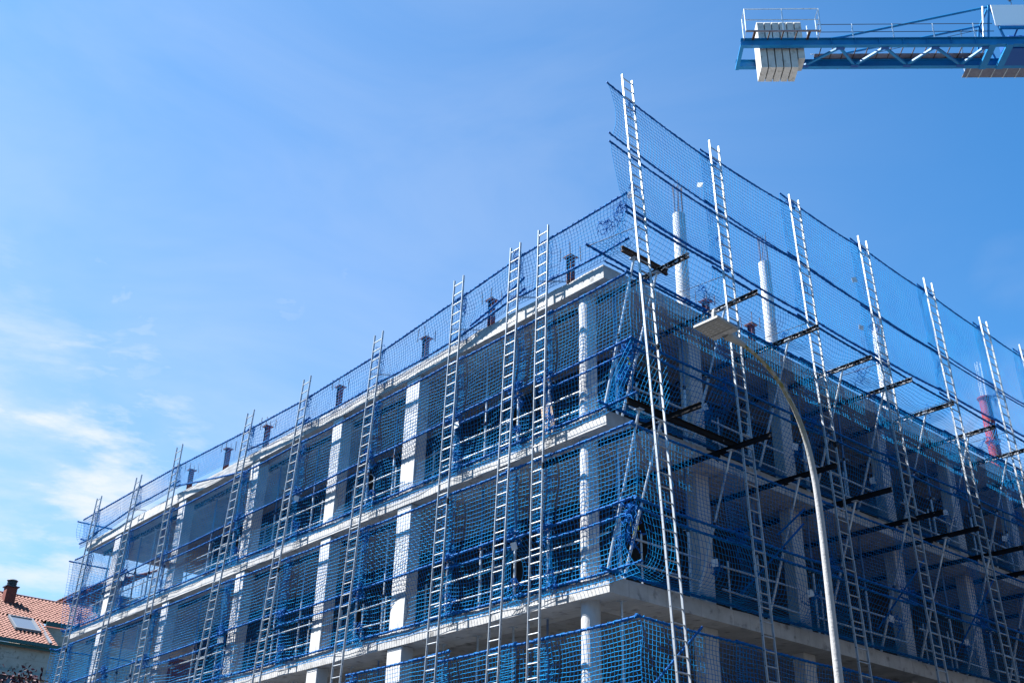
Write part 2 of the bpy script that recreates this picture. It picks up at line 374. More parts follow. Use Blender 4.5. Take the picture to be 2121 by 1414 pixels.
def waves(seed, amp, Lu, Lv):
    r = np.random.RandomState(seed); K = []
    for _ in range(5): K.append((r.uniform(.3, 1)/(_*.5+1), r.uniform(2, 7)*(_*.5+1)*Lu/3, r.uniform(1, 4)*(_*.5+1), r.uniform(0, 6.3), r.uniform(0, 6.3)))
    def f(u, v): return amp*sum(a*np.sin(b*u+p)*np.sin(c*v+q) for a, b, c, p, q in K)
    return f
_seed = [100]
def panel(parent, A0, A1, B0, B1, nrm, bulge=(0, 0), sag=(0, 0), amp=.045, hexy=0., cu=.094, cv=.084, pull=0., shear=0., drape=None):
    """netting between the edge A0-A1 (upper) and B0-B1 (lower)"""
    A0, A1, B0, B1 = [np.array(x, float) for x in (A0, A1, B0, B1)]
    Lu = np.linalg.norm(A1-A0); Lv = np.linalg.norm(B0-A0)
    _seed[0] += 3; s = _seed[0]
    f1, f2, f3 = waves(s, amp, Lu, Lv), waves(s+1, amp*.8, Lu, Lv), waves(s+2, amp*.8, Lu, Lv)
    au = (A1-A0)/Lu; n = np.array(nrm, float); zz = np.array([0, 0, 1.])
    def P(u, v):
        w = v[..., None]; k = u[..., None]
        top = A0*(1-k)+A1*k - zz*(sag[0]*4*u*(1-u))[..., None]
        bot = B0*(1-k)+B1*k - zz*(sag[1]*4*u*(1-u))[..., None]
        # gathered ends: the lower corners are pulled in
        if drape is None: q = top*(1-w)+bot*w
        else:
            hx, hz = drape(v)       # share of the horizontal and of the vertical travel
            q = top.copy(); dlt = bot-top
            q = q + dlt*np.array([1, 1, 0])*hx[..., None] + dlt*np.array([0, 0, 1])*hz[..., None]
        env = np.sin(np.pi*np.clip(v, 0, 1))
        q = q + n*((bulge[0]*env + bulge[1]*env*np.sin(np.pi*u) + f1(u, v)*env**.5))[..., None]
        q = q + au*((f2(u, v)*env**.6 + pull*env*(.5-u)*2*np.exp(-((np.minimum(u, 1-u)*Lu)/.5)**2) + shear*env))[..., None]
        q = q + zz*(f3(u, v)*env**.6*.8)[..., None]
        return q
    nu = max(2, int(Lu/cu)); nv = max(2, int(round(Lv*(1 if drape is None else 1.12)/cv)))
    return net_mesh('netting', P, nu, nv, au, zz, n, parent, hexy)
def rail(parent, name, p, q, r=.024, sag=0., ext=0.):
    p, q = Vector(p), Vector(q); d = (q-p).normalized(); p = p-d*ext; q = q+d*ext; L_ = (q-p).length
    n = max(3, int(L_/.09)); m = MB(); pts = []; rs = []
    for i in range(n+1):
        k = i/n; pts.append(p.lerp(q, k) - V(0, 0, 1)*(sag*4*k*(1-k)) + V(0, 0, random.uniform(-.004, .004))); rs.append(r+random.uniform(-.003, .008))
    m.path(pts, rs, 7)
    # lashing: a cord wound round the tube
    X = d.cross(V(0, 0, 1)).normalized(); Y = X.cross(d); hp = []; turns = max(2, int(L_/.16)); 
    for i in range(turns*5+1):
        k = i/(turns*5); a = i*2*math.pi/5; c = p.lerp(q, k) - V(0, 0, 1)*(sag*4*k*(1-k))
        hp.append(c + (X*math.cos(a)+Y*math.sin(a))*(r+.010))
    m.path(hp, .0065, 3, mi=1)
    return m.build(name, ['rail', 'net'], parent)
def tangle(parent, c, h=.7, w=.13, n=5, name='loose_rope', r=.007, seg=16):
    """untidy bunch of cord hanging down from c"""
    m = MB()
    for _ in range(n):
        p = Vector(c) + V(random.uniform(-w, w)*.3, random.uniform(-w, w)*.3, random.uniform(-.05, .05)); pts = [p.copy()]
        ln = h*random.uniform(.5, 1.15); d = V(random.gauss(0, 1), random.gauss(0, 1), -1)
        for i in range(seg):
            d = (d*.6 + V(random.gauss(0, .9), random.gauss(0, .9), -.35+random.gauss(0, .7))).normalized()
            p = p + d*ln/seg*1.5
            for ax in (0, 1):
                if abs(p[ax]-c[ax]) > w: p[ax] = c[ax]+math.copysign(w, p[ax]-c[ax])
            pts.append(p.copy())
        m.path(pts, r*random.uniform(.7, 1.3), 4)
    return m.build(name, 'rope', parent)
def add_tag(parent, c, s=.12):
    a = random.uniform(-.5, .5); X = V(math.cos(a+.8), math.sin(a+.8), random.uniform(-.3, .3)).normalized(); Z = V(0, random.uniform(-.3, .3), 1).normalized()
    Y = Z.cross(X).normalized(); Z = X.cross(Y)
    m = MB(); m.box(c, (s, .004, s*1.15), X, Y, Z); m.build('tag', 'tag', parent)

LX = [-1.605, -2.545, -4.625, -7.975, -11.5, -14.73, -19.63, -22.72, -26.27]
def lerp_tab(tab, x):
    return float(np.interp(x, [a for a, _ in tab], [b for _, b in tab]))
PAR = [(-27.6, 14.60), (-22.7, 14.58), (-19.6, 14.55), (-14.7, 14.38), (-11.5, 14.32), (-8, 14.43), (-4.9, 14.66), (-4.5, 14.72), (-2.5, 14.88), (.8, 14.90)]
EDGE = [.85] + LX + [-27.75]
STRIP = {'parapet': 'on the roof edge', 'upper': 'on the upper floor', 'middle': 'on the middle floor', 'lower': 'on the lower floor'}
YN = -.15
def bay_words(i, side):
    if i == 0: return 'between the corner and the first ladder'
    if i == 9 and side == 'left': return 'beyond the last ladder'
    if i == 7 and side == 'right': return 'beyond the last ladder'
    return f'between {ORD[i-1]} and {ORD[i]} ladders'
def left_net(i, row):
    x0, x1 = EDGE[i], EDGE[i+1]
    a = x0 + (0 if i == 0 else .22); b = x1 - (.22 if i < 9 else 0)
    jz = lambda: random.uniform(-.03, .03)
    T = thing('safety_net', f'blue safety net {STRIP[row]} {bay_words(i,"left")}, sunlit face', 'safety net', (0, 0, 0), 'safety nets on the sunlit face')
    if row == 'parapet':
        za, zb = lerp_tab(PAR, a), lerp_tab(PAR, b)
        bots = {0: (13.80, 13.86), 1: (13.86, 13.88), 2: (13.97, 13.66), 3: (13.66, 13.60), 4: (13.60, 13.58), 5: (13.66, 13.74), 6: (13.0, 13.89), 7: (13.98, 13.98), 8: (13.98, 13.75), 9: (13.72, 13.66)}[i]
        sgt = {2: .10, 0: .03}.get(i, .02); yb = YN+.10 if i != 6 else YN
        rail(T, 'top_rail', (a, YN, za), (b, YN, zb)); rail(T, 'bottom_rail', (a, YN+.02, bots[0]), (b, YN+.02, bots[1]), sag=.02 if i == 6 else .05)
        hang = {6: .0}.get(i, .16)
        if i == 6: panel(T, (a, YN, za), (b, YN, zb), (a, YN, 13.55), (b, YN, 13.75), (0, 1, 0), bulge=(.0, .05), amp=.035)
        else: panel(T, (a, YN, za), (b, YN, zb), (a, YN+.07, bots[0]-hang), (b, YN+.07, bots[1]-hang), (0, 1, 0), bulge=(.02, .06), amp=.045, sag=(sgt, .04), pull=.1)
        if i == 2: rail(T, 'mid_rail', (a, YN, 14.25), (b+.6, YN+.02, 13.78), sag=.04)
    else:
        f = {'upper': F3, 'middle': F2, 'lower': F1}[row]; top = {'upper': 13.0, 'middle': 9.72, 'lower': 6.15}[row]
        dz = [.0, .02, .03, -.04, .02, 0, .03, -.02, 0, .03][(i*3+len(row)) % 10]
        mid = f+1.20+jz()+(.08 if i % 3 == 2 else 0)
        za, zb = top+dz+jz()*.6, top+dz+jz()*.6
        if row == 'lower' and i == 3: za = zb = 6.32
        hx = {1: .006, 3: .016, 4: .0, 6: .008, 8: 0}.get((i*2+len(row)) % 9, .004)
        rail(T, 'top_rail', (a, YN, za), (b, YN, zb), sag=.02); rail(T, 'mid_rail', (a, YN, mid+.02), (b, YN, mid-.02), sag=.015)
        rail(T, 'bottom_rail', (a, -.045, f+.065), (b, -.045, f+.05), sag=.03, r=.022)
        panel(T, (a, YN, za), (b, YN, zb), (a, YN, mid+.02), (b, YN, mid-.02), (0, 1, 0), bulge=(0, .05), amp=.042, sag=(.02, .015), hexy=hx, shear=random.uniform(-.06, .06))
        if row != 'lower' or i < 5:
            panel(T, (a, YN, mid+.02), (b, YN, mid-.02), (a-.03, -.070, f-.10+random.uniform(-.07, .04)), (b+.03, -.070, f-.10+random.uniform(-.07, .04)), (0, 1, 0), bulge=(.05, .14), amp=.05, sag=(.015, .05), pull=.22, shear=random.uniform(-.2, .2), hexy=.004)
        if i % 2 == 0 and row != 'lower': rail(T, 'mid_rail', (a, YN+.03, mid-.22), (b, YN+.03, mid-.24), sag=.03, r=.018)
        if i < 9:
            tangle(T, (b+.22+.05, YN-.02, mid+.12), h=random.uniform(.5, 1.1), w=.14, n=7)
            tangle(T, (b+.30, YN+.05, f+.38), h=.45, w=.20, n=8, name='gathered_net')
            if i > 2: tangle(T, (b+.22+.1, YN, za-.1), h=random.uniform(.8, 1.3), w=.08, n=4)
    if row == 'parapet' and 0 < i < 9: tangle(T, (b+.25, YN-.02, lerp_tab(PAR, b)+.05), h=.9, w=.1, n=5)
    if (i, row) in ((1, 'middle'), (2, 'upper'), (4, 'upper'), (5, 'middle'), (7, 'upper')): add_tag(T, (b+.35, YN-.05, (f if row != 'parapet' else RF)+1.0), .13)
for row in ('parapet', 'upper', 'middle', 'lower'):
    for i in range(10): left_net(i, row)
# nets closing the far west end
for k, (row, za, zb, zm) in enumerate((('parapet', 14.55, 13.75, None), ('upper', 13.0, F3, 11.45), ('middle', 9.75, F2, 8.3), ('lower', 6.15, 4.2, None))):
    T = thing('safety_net', f'blue safety net wrapped round the far left end {STRIP[row]}', 'safety net', (0, 0, 0), 'safety nets at the far left end')
    x = -27.95; rail(T, 'top_rail', (x, -.3, za), (x, 3.1, za+.03))
    rail(T, 'bottom_rail', (x+.45, -.2, zb+.03), (x+.45, 3.1, zb))
    panel(T, (x, -.25, za), (x, 3.1, za), (x+.45 if row != 'parapet' else x+.2, -.2, zb), (x+.45 if row != 'parapet' else x+.2, 3.1, zb), (1, 0, 0), bulge=(-.18, -.1), amp=.06, cu=.125, cv=.1)
    tangle(T, (x+.1, .2, za-1.3 if row != 'parapet' else za-.5), h=.9, w=.25, n=7, name='gathered_net')
    if row == 'upper': panel(T, (x+.2, .1, zb+1.2), (x+.2, 2.6, zb+1.1), (x+.4, .1, zb+.3), (x+.4, 2.6, zb+.3), (1, 0, 0), bulge=(-.1, -.1), amp=.12, cu=.09, cv=.06)

RY = [-.03, 2.74, 5.80, 8.82, 12.08, 15.12, 17.55]
REDGE = [-.62, 2.74, 5.80, 8.82, 12.08, 15.12, 17.55, 22.5]
XN = .84
def ladx(i, z):  # inner face of the right-hand ladders
    ft = 1.92 if i == 0 else 1.50; t = .82 if i == 0 else .96
    return t + (ft-t)*(17.8-z)/17.8
RSTRIP = {'high': 'topmost strip', 'second': 'second strip', 'roof': 'swagged to roof edge', 'upper': 'over the upper floor', 'middle': 'over the middle floor', 'lower': 'over the lower floor'}
def right_words(i): return ['from the corner to the second ladder', 'between second and third ladders', 'between third and fourth ladders', 'between fourth and fifth ladders', 'between fifth and sixth ladders', 'between sixth and seventh ladders', 'beyond the seventh ladder'][i]
def right_net(i, row):
    y0, y1 = REDGE[i], REDGE[i+1]; a = y0-(0 if i == 0 else .30); b = y1+.30
    T = thing('safety_net', f'blue safety net {RSTRIP[row]}, {right_words(i)}, shaded side', 'safety net', (0, 0, 0), 'safety nets on the shaded face')
    j = lambda s=.03: random.uniform(-s, s)
    if row == 'high':
        zs = [(17.62, 17.28), (17.42, 17.48), (17.66, 17.60), (17.68, 17.52), (17.60, 17.40), (17.52, 17.4), (17.5, 17.5)][i]
        zb = [(16.24, 15.90), (15.98, 15.84), (15.93, 15.70), (15.70, 15.60), (15.72, 15.6), (15.6, 15.6), (15.6, 15.6)][i]
        x = .80; rail(T, 'top_rail', (x, a, zs[0]), (x, b, zs[1]), sag=.06, r=.018); rail(T, 'bottom_rail', (x+.03, a, zb[0]), (x+.03, b, zb[1]), sag=.05, r=.018)
        if i == 0: a2 = a+.03; panel(T, (x, a+.05, zs[0]), (x, b, zs[1]), (x+.03, a+.12, zb[0]), (x+.03, b, zb[1]), (-1, 0, 0), bulge=(.0, .06), amp=.02, sag=(.06, .05), shear=.17)
        else: panel(T, (x, a, zs[0]), (x, b, zs[1]), (x+.03, a, zb[0]), (x+.03, b, zb[1]), (-1, 0, 0), bulge=(0, .06), amp=.02, sag=(.06, .05), shear=j(.06), hexy=.003)
    elif row == 'second':
        zs = [(16.02, 15.76), (15.80, 15.84), (15.86, 15.70), (15.64, 15.56), (15.56, 15.5), (15.5, 15.5), (15.5, 15.5)][i]
        zb = [(14.54, 14.42), (14.44, 14.32), (14.34, 14.26), (14.28, 14.34), (14.34, 14.36), (14.36, 14.36), (14.36, 14.36)][i]
        x = .83; rail(T, 'top_rail', (x, a, zs[0]), (x, b, zs[1]), sag=.05, r=.018); rail(T, 'bottom_rail', (x+.06, a+(.35 if i == 0 else 0), zb[0]), (x+.06, b, zb[1]), sag=.05)
        panel(T, (x, a+.05, zs[0]), (x, b, zs[1]), (x+.06, a+.35 if i == 0 else a, zb[0]), (x+.06, b, zb[1]), (-1, 0, 0), bulge=(0, .07), amp=.025, sag=(.05, .05), shear=j(.08))
    elif row == 'roof':
        z0 = [14.38, 14.20, 14.18, 14.15, 14.2, 14.2, 14.2][i]; x = .90
        rail(T, 'top_rail', (x, a+(.35 if i == 0 else 0), z0), (x, b, z0-.08), sag=.04); rail(T, 'bottom_rail', (.10, a, 13.80 if i == 0 else 13.72), (.10, b, 13.69), sag=.02)
        rail(T, 'edge_rail', (.045, a+.6, 13.67), (.045, b, 13.665), r=.018)
        dr = lambda v: (np.clip(v, 0, 1)**2.2, np.sin(np.clip(v, 0, 1)*np.pi*.5)**.9*1.0 + .30*np.sin(np.pi*v)**1.5)
        if i == 0: B0 = (.12, a, 13.80)
        else: B0 = (.12, a, 13.72)
        panel(T, (x, a+(.35 if i == 0 else 0), z0), (x, b, z0-.08), B0, (.12, b, 13.69), (-1, 0, 0), bulge=(0, .10), amp=.06, sag=(.04, 0), shear=j(.15), drape=dr, cv=.095)
        if i: tangle(T, (.45, y0-.1, 13.95), h=.5, w=.25, n=5, name='gathered_net')
    else:
        f = {'upper': F3, 'middle': F2, 'lower': F1}[row]; top = {'upper': 13.0, 'middle': 9.70, 'lower': 6.16}[row]; mid = f+1.19
        zt = top+(.03*i if row == 'upper' else 0)+j(.02); zm = mid+(.05 if i > 1 and row == 'upper' else 0)+j(.02); x = XN
        a = max(a, -.12) if i == 0 else a
        rail(T, 'top_rail', (x, a-(.0 if i else .12), zt), (x, b, zt+j(.02)), sag=.03, r=.020)
        panel(T, (x, a, zt), (x, b, zt), (x, a, zm), (x, b, zm), (-1, 0, 0), bulge=(0, .06), amp=.03, sag=(.03, .03), shear=j(.08), hexy=[.0, .006, .010, .006, .010, 0, 0][i] if row != 'lower' else 0)
        if row != 'lower':
            rail(T, 'mid_rail', (x, a-(.0 if i else .05), zm), (x, b, zm), sag=.04, r=.026); rail(T, 'mid_rail', (x-.02, a, zm-.16), (x-.02, b, zm-.20), sag=.05, r=.022)
            rail(T, 'bottom_rail', (.09, a+(0 if i else -.2), f+.05), (.09, b, f+.03), sag=.02)
            dr = lambda v: (np.clip(v, 0, 1)**1.9, np.sin(np.clip(v, 0, 1)*np.pi*.5)**1.05 + .12*np.sin(np.pi*v))
            panel(T, (x, a, zm), (x, b, zm), (.12, a+.0, f+.05), (.12, b, f+.03), (-1, 0, 0), bulge=(0, .12), amp=.08, sag=(.03, 0), shear=j(.55), drape=dr, hexy=.004)
            if i < 6:
                tangle(T, (.55, y1-.35, f+.62), h=.55, w=.30, n=9, name='gathered_net'); add_tag(T, (.62, y1-.5, f+.55), .13)
                tangle(T, (x+.04, y1-.1, zm+.05), h=.7, w=.12, n=5)
    if row in ('high', 'second'):
        for yy in ([RY[0]] if i == 0 else [])+[y1]:
            tangle(T, ((.86 if row == 'high' else .9), yy+.05, (zs[1]+.1 if row == 'high' else 15.2)), h=.55, w=.10, n=4)
    if (i, row) in ((0, 'second'), (2, 'high'), (2, 'second'), (0, 'high')): add_tag(T, (.86, (y0 if i else -.3)+.25 if row == 'second' and i == 0 else y1-.45 if i != 1 else y0+.5, (14.9 if row == 'second' else 17.0 if i == 1 else 16.3)), .13)
for row in ('high', 'second', 'roof', 'upper', 'middle', 'lower'):
    for i in range(7): right_net(i, row)
# tangled net hanging at the corner, one per level
for k, (z, nm) in enumerate(((F3, 'upper'), (F2, 'middle'))):
    T = thing('corner_tangle', f'knot of bright blue netting bunched at the building corner, {nm} floor', 'bunched net', (0, 0, 0), 'bunched nets at the corner')
    tangle(T, (.72, -.08, z+1.15), h=.9, w=.16, n=12, name='cord', r=.008); tangle(T, (.45, .0, z+.62), h=.4, w=.32, n=12, name='cord', r=.008)
    m = MB()
    for q in range(9):   # cords converging on the rail end
        e = V(.85-random.uniform(.1, 1.0), -.1+random.uniform(-.05, .9)*.5, z+.1+random.uniform(0, .3)); s0 = V(.84, -.12, z+1.18)
        m.path([s0, s0.lerp(e, .5)+V(0, 0, -.1), e], .006, 4)
    m.build('cord', 'net', T)
    for q in range(5):
        m = MB(); m.box((.68+random.uniform(-.1, .1), -.1+random.uniform(-.06, .1), z+.7+random.uniform(-.15, .15)), (.015, .015, .07), V(.7, .7, 0), V(-.7, .7, 0))
        m.build('yellow_tie', 'tag', T)
MT['yellow'] = mat('yellow_tie', (.65, .55, .06), .6)
for o in bpy.data.objects:
    if o.name.startswith('yellow_tie'): o.data.materials[0] = MT['yellow']
T = thing('corner_tangle', 'loose bunch of netting hanging from the corner rail above the roof', 'bunched net', (0, 0, 0), 'bunched nets at the corner')
tangle(T, (.62, -.12, 14.72), h=.8, w=.12, n=8, name='cord'); tangle(T, (.30, -.14, 14.5), h=.6, w=.16, n=8, name='cord')

# ------------------------------------------------------------------ ladders
RUNG = .268
def ladder(i, side, foot, top, wid, label, hook_z=None):
    foot, top = Vector(foot), Vector(top); d = (top-foot); Ln = d.length; d.normalize()
    X = V(1, 0, 0) if side == 'left' else V(0, 1, 0)
    T = thing('ladder', label, 'ladder', tuple(foot), 'aluminium ladders on the sunlit face' if side == 'left' else 'aluminium ladders on the shaded face')
    Nn = X.cross(d)
    for k in (-1, 1):
        m = MB(); m.box(X*k*wid/2 + d*Ln/2, (.022, .048, Ln), X, Nn, d, ch=.003)
        z = .18
        while z < Ln-.05:     # punched rung ends on the outer face
            m.path([X*k*(wid/2+.0108)+d*z, X*k*(wid/2+.0122)+d*z], .012, 8, mi=1); z += RUNG
        m.build('stile', ['alu', 'black'], T)
    z = .18; first = None; kx = 0
    while z < Ln-.05:
        loc = d*z
        if first is None:
            m = MB(); m.tube(-X*(wid/2-.0112), X*(wid/2-.0112), .0145, 8); first = m.build('rung', 'alu', T, loc)
        else: linked(first, 'rung', T, loc)
        z += RUNG; kx += 1
    if hook_z:
        m = MB(); h = hook_z-foot.z; q = d*(h/d.z)
        if side == 'left':
            yf = -foot.y
            for s in (-.035, .035): m.path([q+V(-.05, -.04, s*.6+.02), V(.55, yf+.02, h-.12+s*.3)], .006, 5)
            m.path([q+V(-.05, -.04, -.035*.6+.02), q+V(-.10, -.05, .02), q+V(-.05, -.04, .035*.6+.02)], .006, 5)
        else:
            m.path([q+V(.04, -.1, .05), V(-foot.x+.1, -.55, h-.15)], .008, 5)
        m.build('tie_hook', 'wire', T)
    if i % 2 == 0:
        m = MB(); q = d*(Ln*.62); m.box(q+X*(wid/2), (.028, .053, .13), X, Nn, d); m.build('bracket', 'black', T)
    return T
TOPL = [15.20, 15.17, 15.21, 15.0, 14.94, 14.93, 15.25, 15.0, 15.12]
FTL = [-.46, -.72, -.57, -.77, -.93, -1.0, -.42, -.73, -.58]
for i, x in enumerate(LX):
    wd = [.31, .33, .35, .37, .37, .40, .42, .42, .42][i]
    ladder(i, 'left', (x, FTL[i], .12), (x, -.235, TOPL[i]), wd, f'{ORD[i]} aluminium ladder from the near corner along the sunlit left face', hook_z=13.78 if i in (0, 1, 2, 3, 5, 7) else None)
TOPR = [18.06, 17.64, 17.58, 17.71, 17.75, 17.65, 17.6]
for i, y in enumerate(RY):
    ft = 1.92 if i == 0 else 1.50; tx = .86 if i == 0 else .99
    ladder(i, 'right', (ft+.03, y, .12), (tx+.0, y, TOPR[i]), [.31, .33, .38, .38, .42, .42, .42][i], f'{ORD[i]} tall aluminium ladder from the corner along the shaded right side', hook_z=13.9 if i < 6 else None)

# ------------------------------------------------------------------ beams and props on the right side
BEAM = {'upper': [.55, 2.68, 4.88, 7.0, 8.72, 10.68, 12.8, 14.9, 17.0, 19.1], 'middle': [.50, 2.55, 4.80, 6.84, 8.95, 10.6, 12.75, 14.85, 17.0, 19.1]}
def prop(x0, y0, z0, x1, y1, z1, label, group, share=.55, rr=.030):
    """telescopic steel prop from foot to head"""
    p, q = V(x0, y0, z0), V(x1, y1, z1); d = q-p; Ln = d.length; d.normalize()
    T = thing('steel_prop', label, 'prop', tuple(p), group)
    m = MB(); m.tube(d*.012, d*Ln*share, rr, 10); m.build('outer_tube', 'galv', T)
    m = MB(); m.tube(d*(Ln*share+.001), d*(Ln-.012), rr*.78, 10); m.build('inner_tube', 'inner' if share > .5 and group.startswith('vertical') else 'galv', T)
    m = MB(); m.tube(d*(Ln*share-.09), d*(Ln*share+.0), rr*1.28, 10); m.build('collar', 'rust', T)
    a = d.orthogonal().normalized()
    m = MB(); m.path([d*(Ln*share-.05)-a*.10, d*(Ln*share-.05)+a*.10, d*(Ln*share-.10)+a*.13], .008, 5); m.build('handle', 'galv', T)
    m = MB(); m.box(V(0, 0, .006), (.13, .13, .008)); m.build('foot_plate', 'galv', T)
    m = MB(); m.box(q-p-V(0, 0, .005), (.14, .14, .008)); m.build('head_plate', 'galv', T)
for lv, f, zc in (('upper', F3, RF-TH-.058), ('middle', F2, F3-TH-.058)):
    for k, y in enumerate(BEAM[lv]):
        xe = 1.83 - .012*k + random.uniform(-.03, .04) + (.1 if lv == 'middle' else 0)
        m = MB(); m.ibeam((-2.35, y, zc), (xe, y, zc), .058, .105)
        m.box((0.62, y, zc-.069), (.08, .10, .03)); m.path([(.62, y-.05, zc-.09), (.62, y-.06, zc-.16), (.62, y+.02, zc-.18)], .012, 6)
        tag(m.build('steel_beam', 'beam' if lv == 'upper' else 'beam_plain'), f'{ORD[k]} black paint-flecked beam from the corner jutting out under the {"roof slab" if lv == "upper" else "second slab down"}', 'beam', 'outrigger beams')
        prop(-.16, y+.04, f, 1.0+random.uniform(-.05, .05), y-.03, zc-.055, f'slanting steel prop under the {ORD[k]} black beam, {lv} floor', 'slanting props', .52)
        prop(-.50, y+.30, f, -.50, y+.30, f+RF-F3-TH, f'upright steel prop inside the shaded side near {ORD[k]} beam, {lv} floor', 'vertical props, shaded side', .55)
# rust brown spreader beams along the face at the corner
for lv, z, y0, y1, mtl, x in (('roof slab', RF-TH+.062, -.45, .90, 'rust', .95), ('second slab down', F3-TH+.062, -.42, 2.75, 'beam_plain', .95)):
    m = MB(); m.ibeam((x, y0, z), (x, y1, z), .07, .12)
    tag(m.build('spreader_beam', mtl), f'{"rust brown" if mtl == "rust" else "long black"} spreader beam lying across the outriggers at the corner, {lv}', 'beam')
prop(-.12, .06, F3, .95, -.10, RF-TH-.02, 'slanting steel prop right at the building corner, upper floor', 'slanting props', .5)
prop(-.12, .06, F2, .95, -.10, F3-TH-.02, 'slanting steel prop right at the building corner, middle floor', 'slanting props', .5)
# blue braces on the shaded side
for k, (p, q) in enumerate((((1.25, 1.0, 6.10), (.75, -.3, 4.6)), ((.9, 4.9, 8.95), (.3, 3.4, 7.3)), ((.9, 5.0, 9.3), (.5, 4.5, 8.7)), ((.95, 9.6, 9.2), (.3, 8.2, 7.4)), ((.95, 12.8, 9.3), (.3, 11.6, 7.4)))):
    m = MB(); m.tube(p, q, .022, 8); tag(m.build('brace_tube', 'rail'), f'slim blue diagonal brace tube, number {k+1} from the near corner, shaded side' if 0 else f'{ORD[k]} slim blue diagonal brace from the near corner on the shaded side', 'brace', 'blue braces')

# ------------------------------------------------------------------ props, timbers and guard rails behind the sunlit face
BAYS = [(-.45, -6.8), (-7.36, -10.27), (-10.77, -14.84), (-15.36, -19.72), (-20.24, -24.99), (-25.51, -27.1)]
PX = [[-.28, -2.28, -3.3, -4.43, -5.6], [-8.05, -9.2], [-11.87, -13.2, -13.95], [-16.4, -17.94], [-21.2, -22.4, -23.6], [-26.3]]
for lv, f in (('upper', F3), ('middle', F2), ('lower', F1)):
    zt = f+3.28-TH if f != F3 else RF-TH
    if f == F1: zt = F2-TH
    if f == F2: zt = F3-TH
    for bi, (xa, xb) in enumerate(BAYS):
        if lv != 'lower':
            m = MB(); m.ibeam((xa-.35 if bi else -2.5, .58, zt-.062), (xb+.2, .58, zt-.062), .09, .12)
            if bi: tag(m.build('ceiling_joist', 'beam'), f'dark joist under the slab in {ORD[bi]} bay from the corner, {lv} floor', 'joist', 'ceiling joists')
        for k, x in enumerate(PX[bi]):
            if lv == 'lower' and bi > 3: continue
            sh = random.uniform(.42, .56)
            top = zt-.13 if (lv != 'lower' and bi) else zt
            prop(x, .60, f, x, .60, top, f'upright steel prop {ORD[k]} from the right in {ORD[bi]} bay of the sunlit {lv} floor', 'vertical props, sunlit side', sh)
        T = thing('guard_rail', f'pale double guard rail across the {ORD[bi]} bay from the corner, sunlit {lv} floor', 'guard rail', (0, 0, 0), 'guard rails on the sunlit side')
        for h in (.52, .98):
            m = MB(); m.tube((xa-.02, .50, f+h+random.uniform(-.04, .04)), (xb+.02, .50, f+h+random.uniform(-.04, .04)), .018, 8); m.build('rail', 'galv', T)
        for x in np.linspace(xa-.5, xb+.5, 3 if bi < 5 else 2)[:]:
            m = MB(); m.tube((x, .55, f), (x, .55, f+1.12), .020, 8); m.build('post', 'galv', T)
cy = [.72] + COLY
for lv, f in (('upper', F3), ('middle', F2), ('lower', F1)):
    for k in range(len(cy)-1):
        T = thing('guard_rail', f'pale double guard rail in the {ORD[k]} bay from the corner, shaded {lv} floor', 'guard rail', (0, 0, 0), 'guard rails on the shaded side')
        for h in (.50, .98):
            m = MB(); m.tube((-.36, cy[k]+.32, f+h), (-.36, cy[k+1]-.32, f+h+random.uniform(-.05, .05)), .024, 8); m.build('rail', 'galv', T)
        for yy in (cy[k]+.6, (cy[k]+cy[k+1])/2):
            m = MB(); m.tube((-.40, yy, f), (-.40, yy, f+1.15), .020, 8); m.build('post', 'galv', T)

# ------------------------------------------------------------------ street lamp
T = thing('street_lamp', 'tall grey street lamp with curved mossy arm and flat rectangular head', 'street lamp', (6.73, -3.44, .12))
o0 = V(6.73, -3.44, .12)
pts = [V(6.73, -3.44, .12), V(6.73, -3.44, 3.87), V(6.73, -3.44, 4.99), V(6.73, -3.44, 5.6), V(6.73, -3.46, 6.13), V(6.73, -3.54, 6.59), V(6.73, -3.71, 6.97), V(6.73, -4.02, 7.30), V(6.73, -4.36, 7.46), V(6.73, -4.63, 7.52), V(6.73, -4.76, 7.53)]
fine = []
for i in range(len(pts)-1):
    for k in range(4): fine.append(pts[i].lerp(pts[i+1], k/4))
fine.append(pts[-1])
for _ in range(2): fine = [fine[0]]+[(fine[i-1]+fine[i]*2+fine[i+1])/4 for i in range(1, len(fine)-1)]+[fine[-1]]
m = MB(); m.path([p-o0 for p in fine], [float(np.interp(i/(len(fine)-1), [0, .1, .2, .4, .5, .6, .7, 1], [.062, .048, .043, .038, .034, .029, .024, .021])) for i in range(len(fine))], 20); m.build('pole', 'pole', T, smooth=True)
m = MB(); m.box((0, 0, .02), (.36, .36, .04)); m.build('base_plate', 'galv', T)
dl = V(.0, -1, .06).normalized(); dw = V(1, 0, 0); dn = dl.cross(dw)
if dn.z < 0: dn = -dn
e = pts[-1]-o0; m = MB()
m.path([e-dl*.14, e-dl*.02, e+dl*.06, e+dl*.13, e+dl*.20], [.030, .040, .046, .062, .050], 14); m.build('neck', 'lamp', T)
hc = e+dl*.36+dn*.012
m = MB(); m.box(hc, (.37, .36, .040), dl, dw, dn, ch=.008)
m.box(hc-dl*.05+dn*.035, (.24, .26, .035), dl, dw, dn, ch=.008)
for k in range(6): m.box(hc-dl*.05+dn*.062, (.22, .008, .022), dl, dw, dn) if k == 0 else m.box(hc-dl*.05+dn*.062+dw*(k-3)*.045, (.22, .008, .022), dl, dw, dn)
h_ = m.build('lamp_head', 'lamp', T)
m = MB(); m.box(hc+dl*.045-dn*.022, (.255, .33, .006), dl, dw, dn)
m.box(hc-dl*.135-dn*.024, (.085, .33, .010), dl, dw, dn, mi=1)
for a in range(5):
    for b in range(4): m.box(hc+dl*(.045+(a-2)*.046)-dn*.0265+dw*(b-1.5)*.078, (.022, .040, .005), dl, dw, dn, mi=1)
m.build('lens_plate', ['lamp', 'lens'], h_)
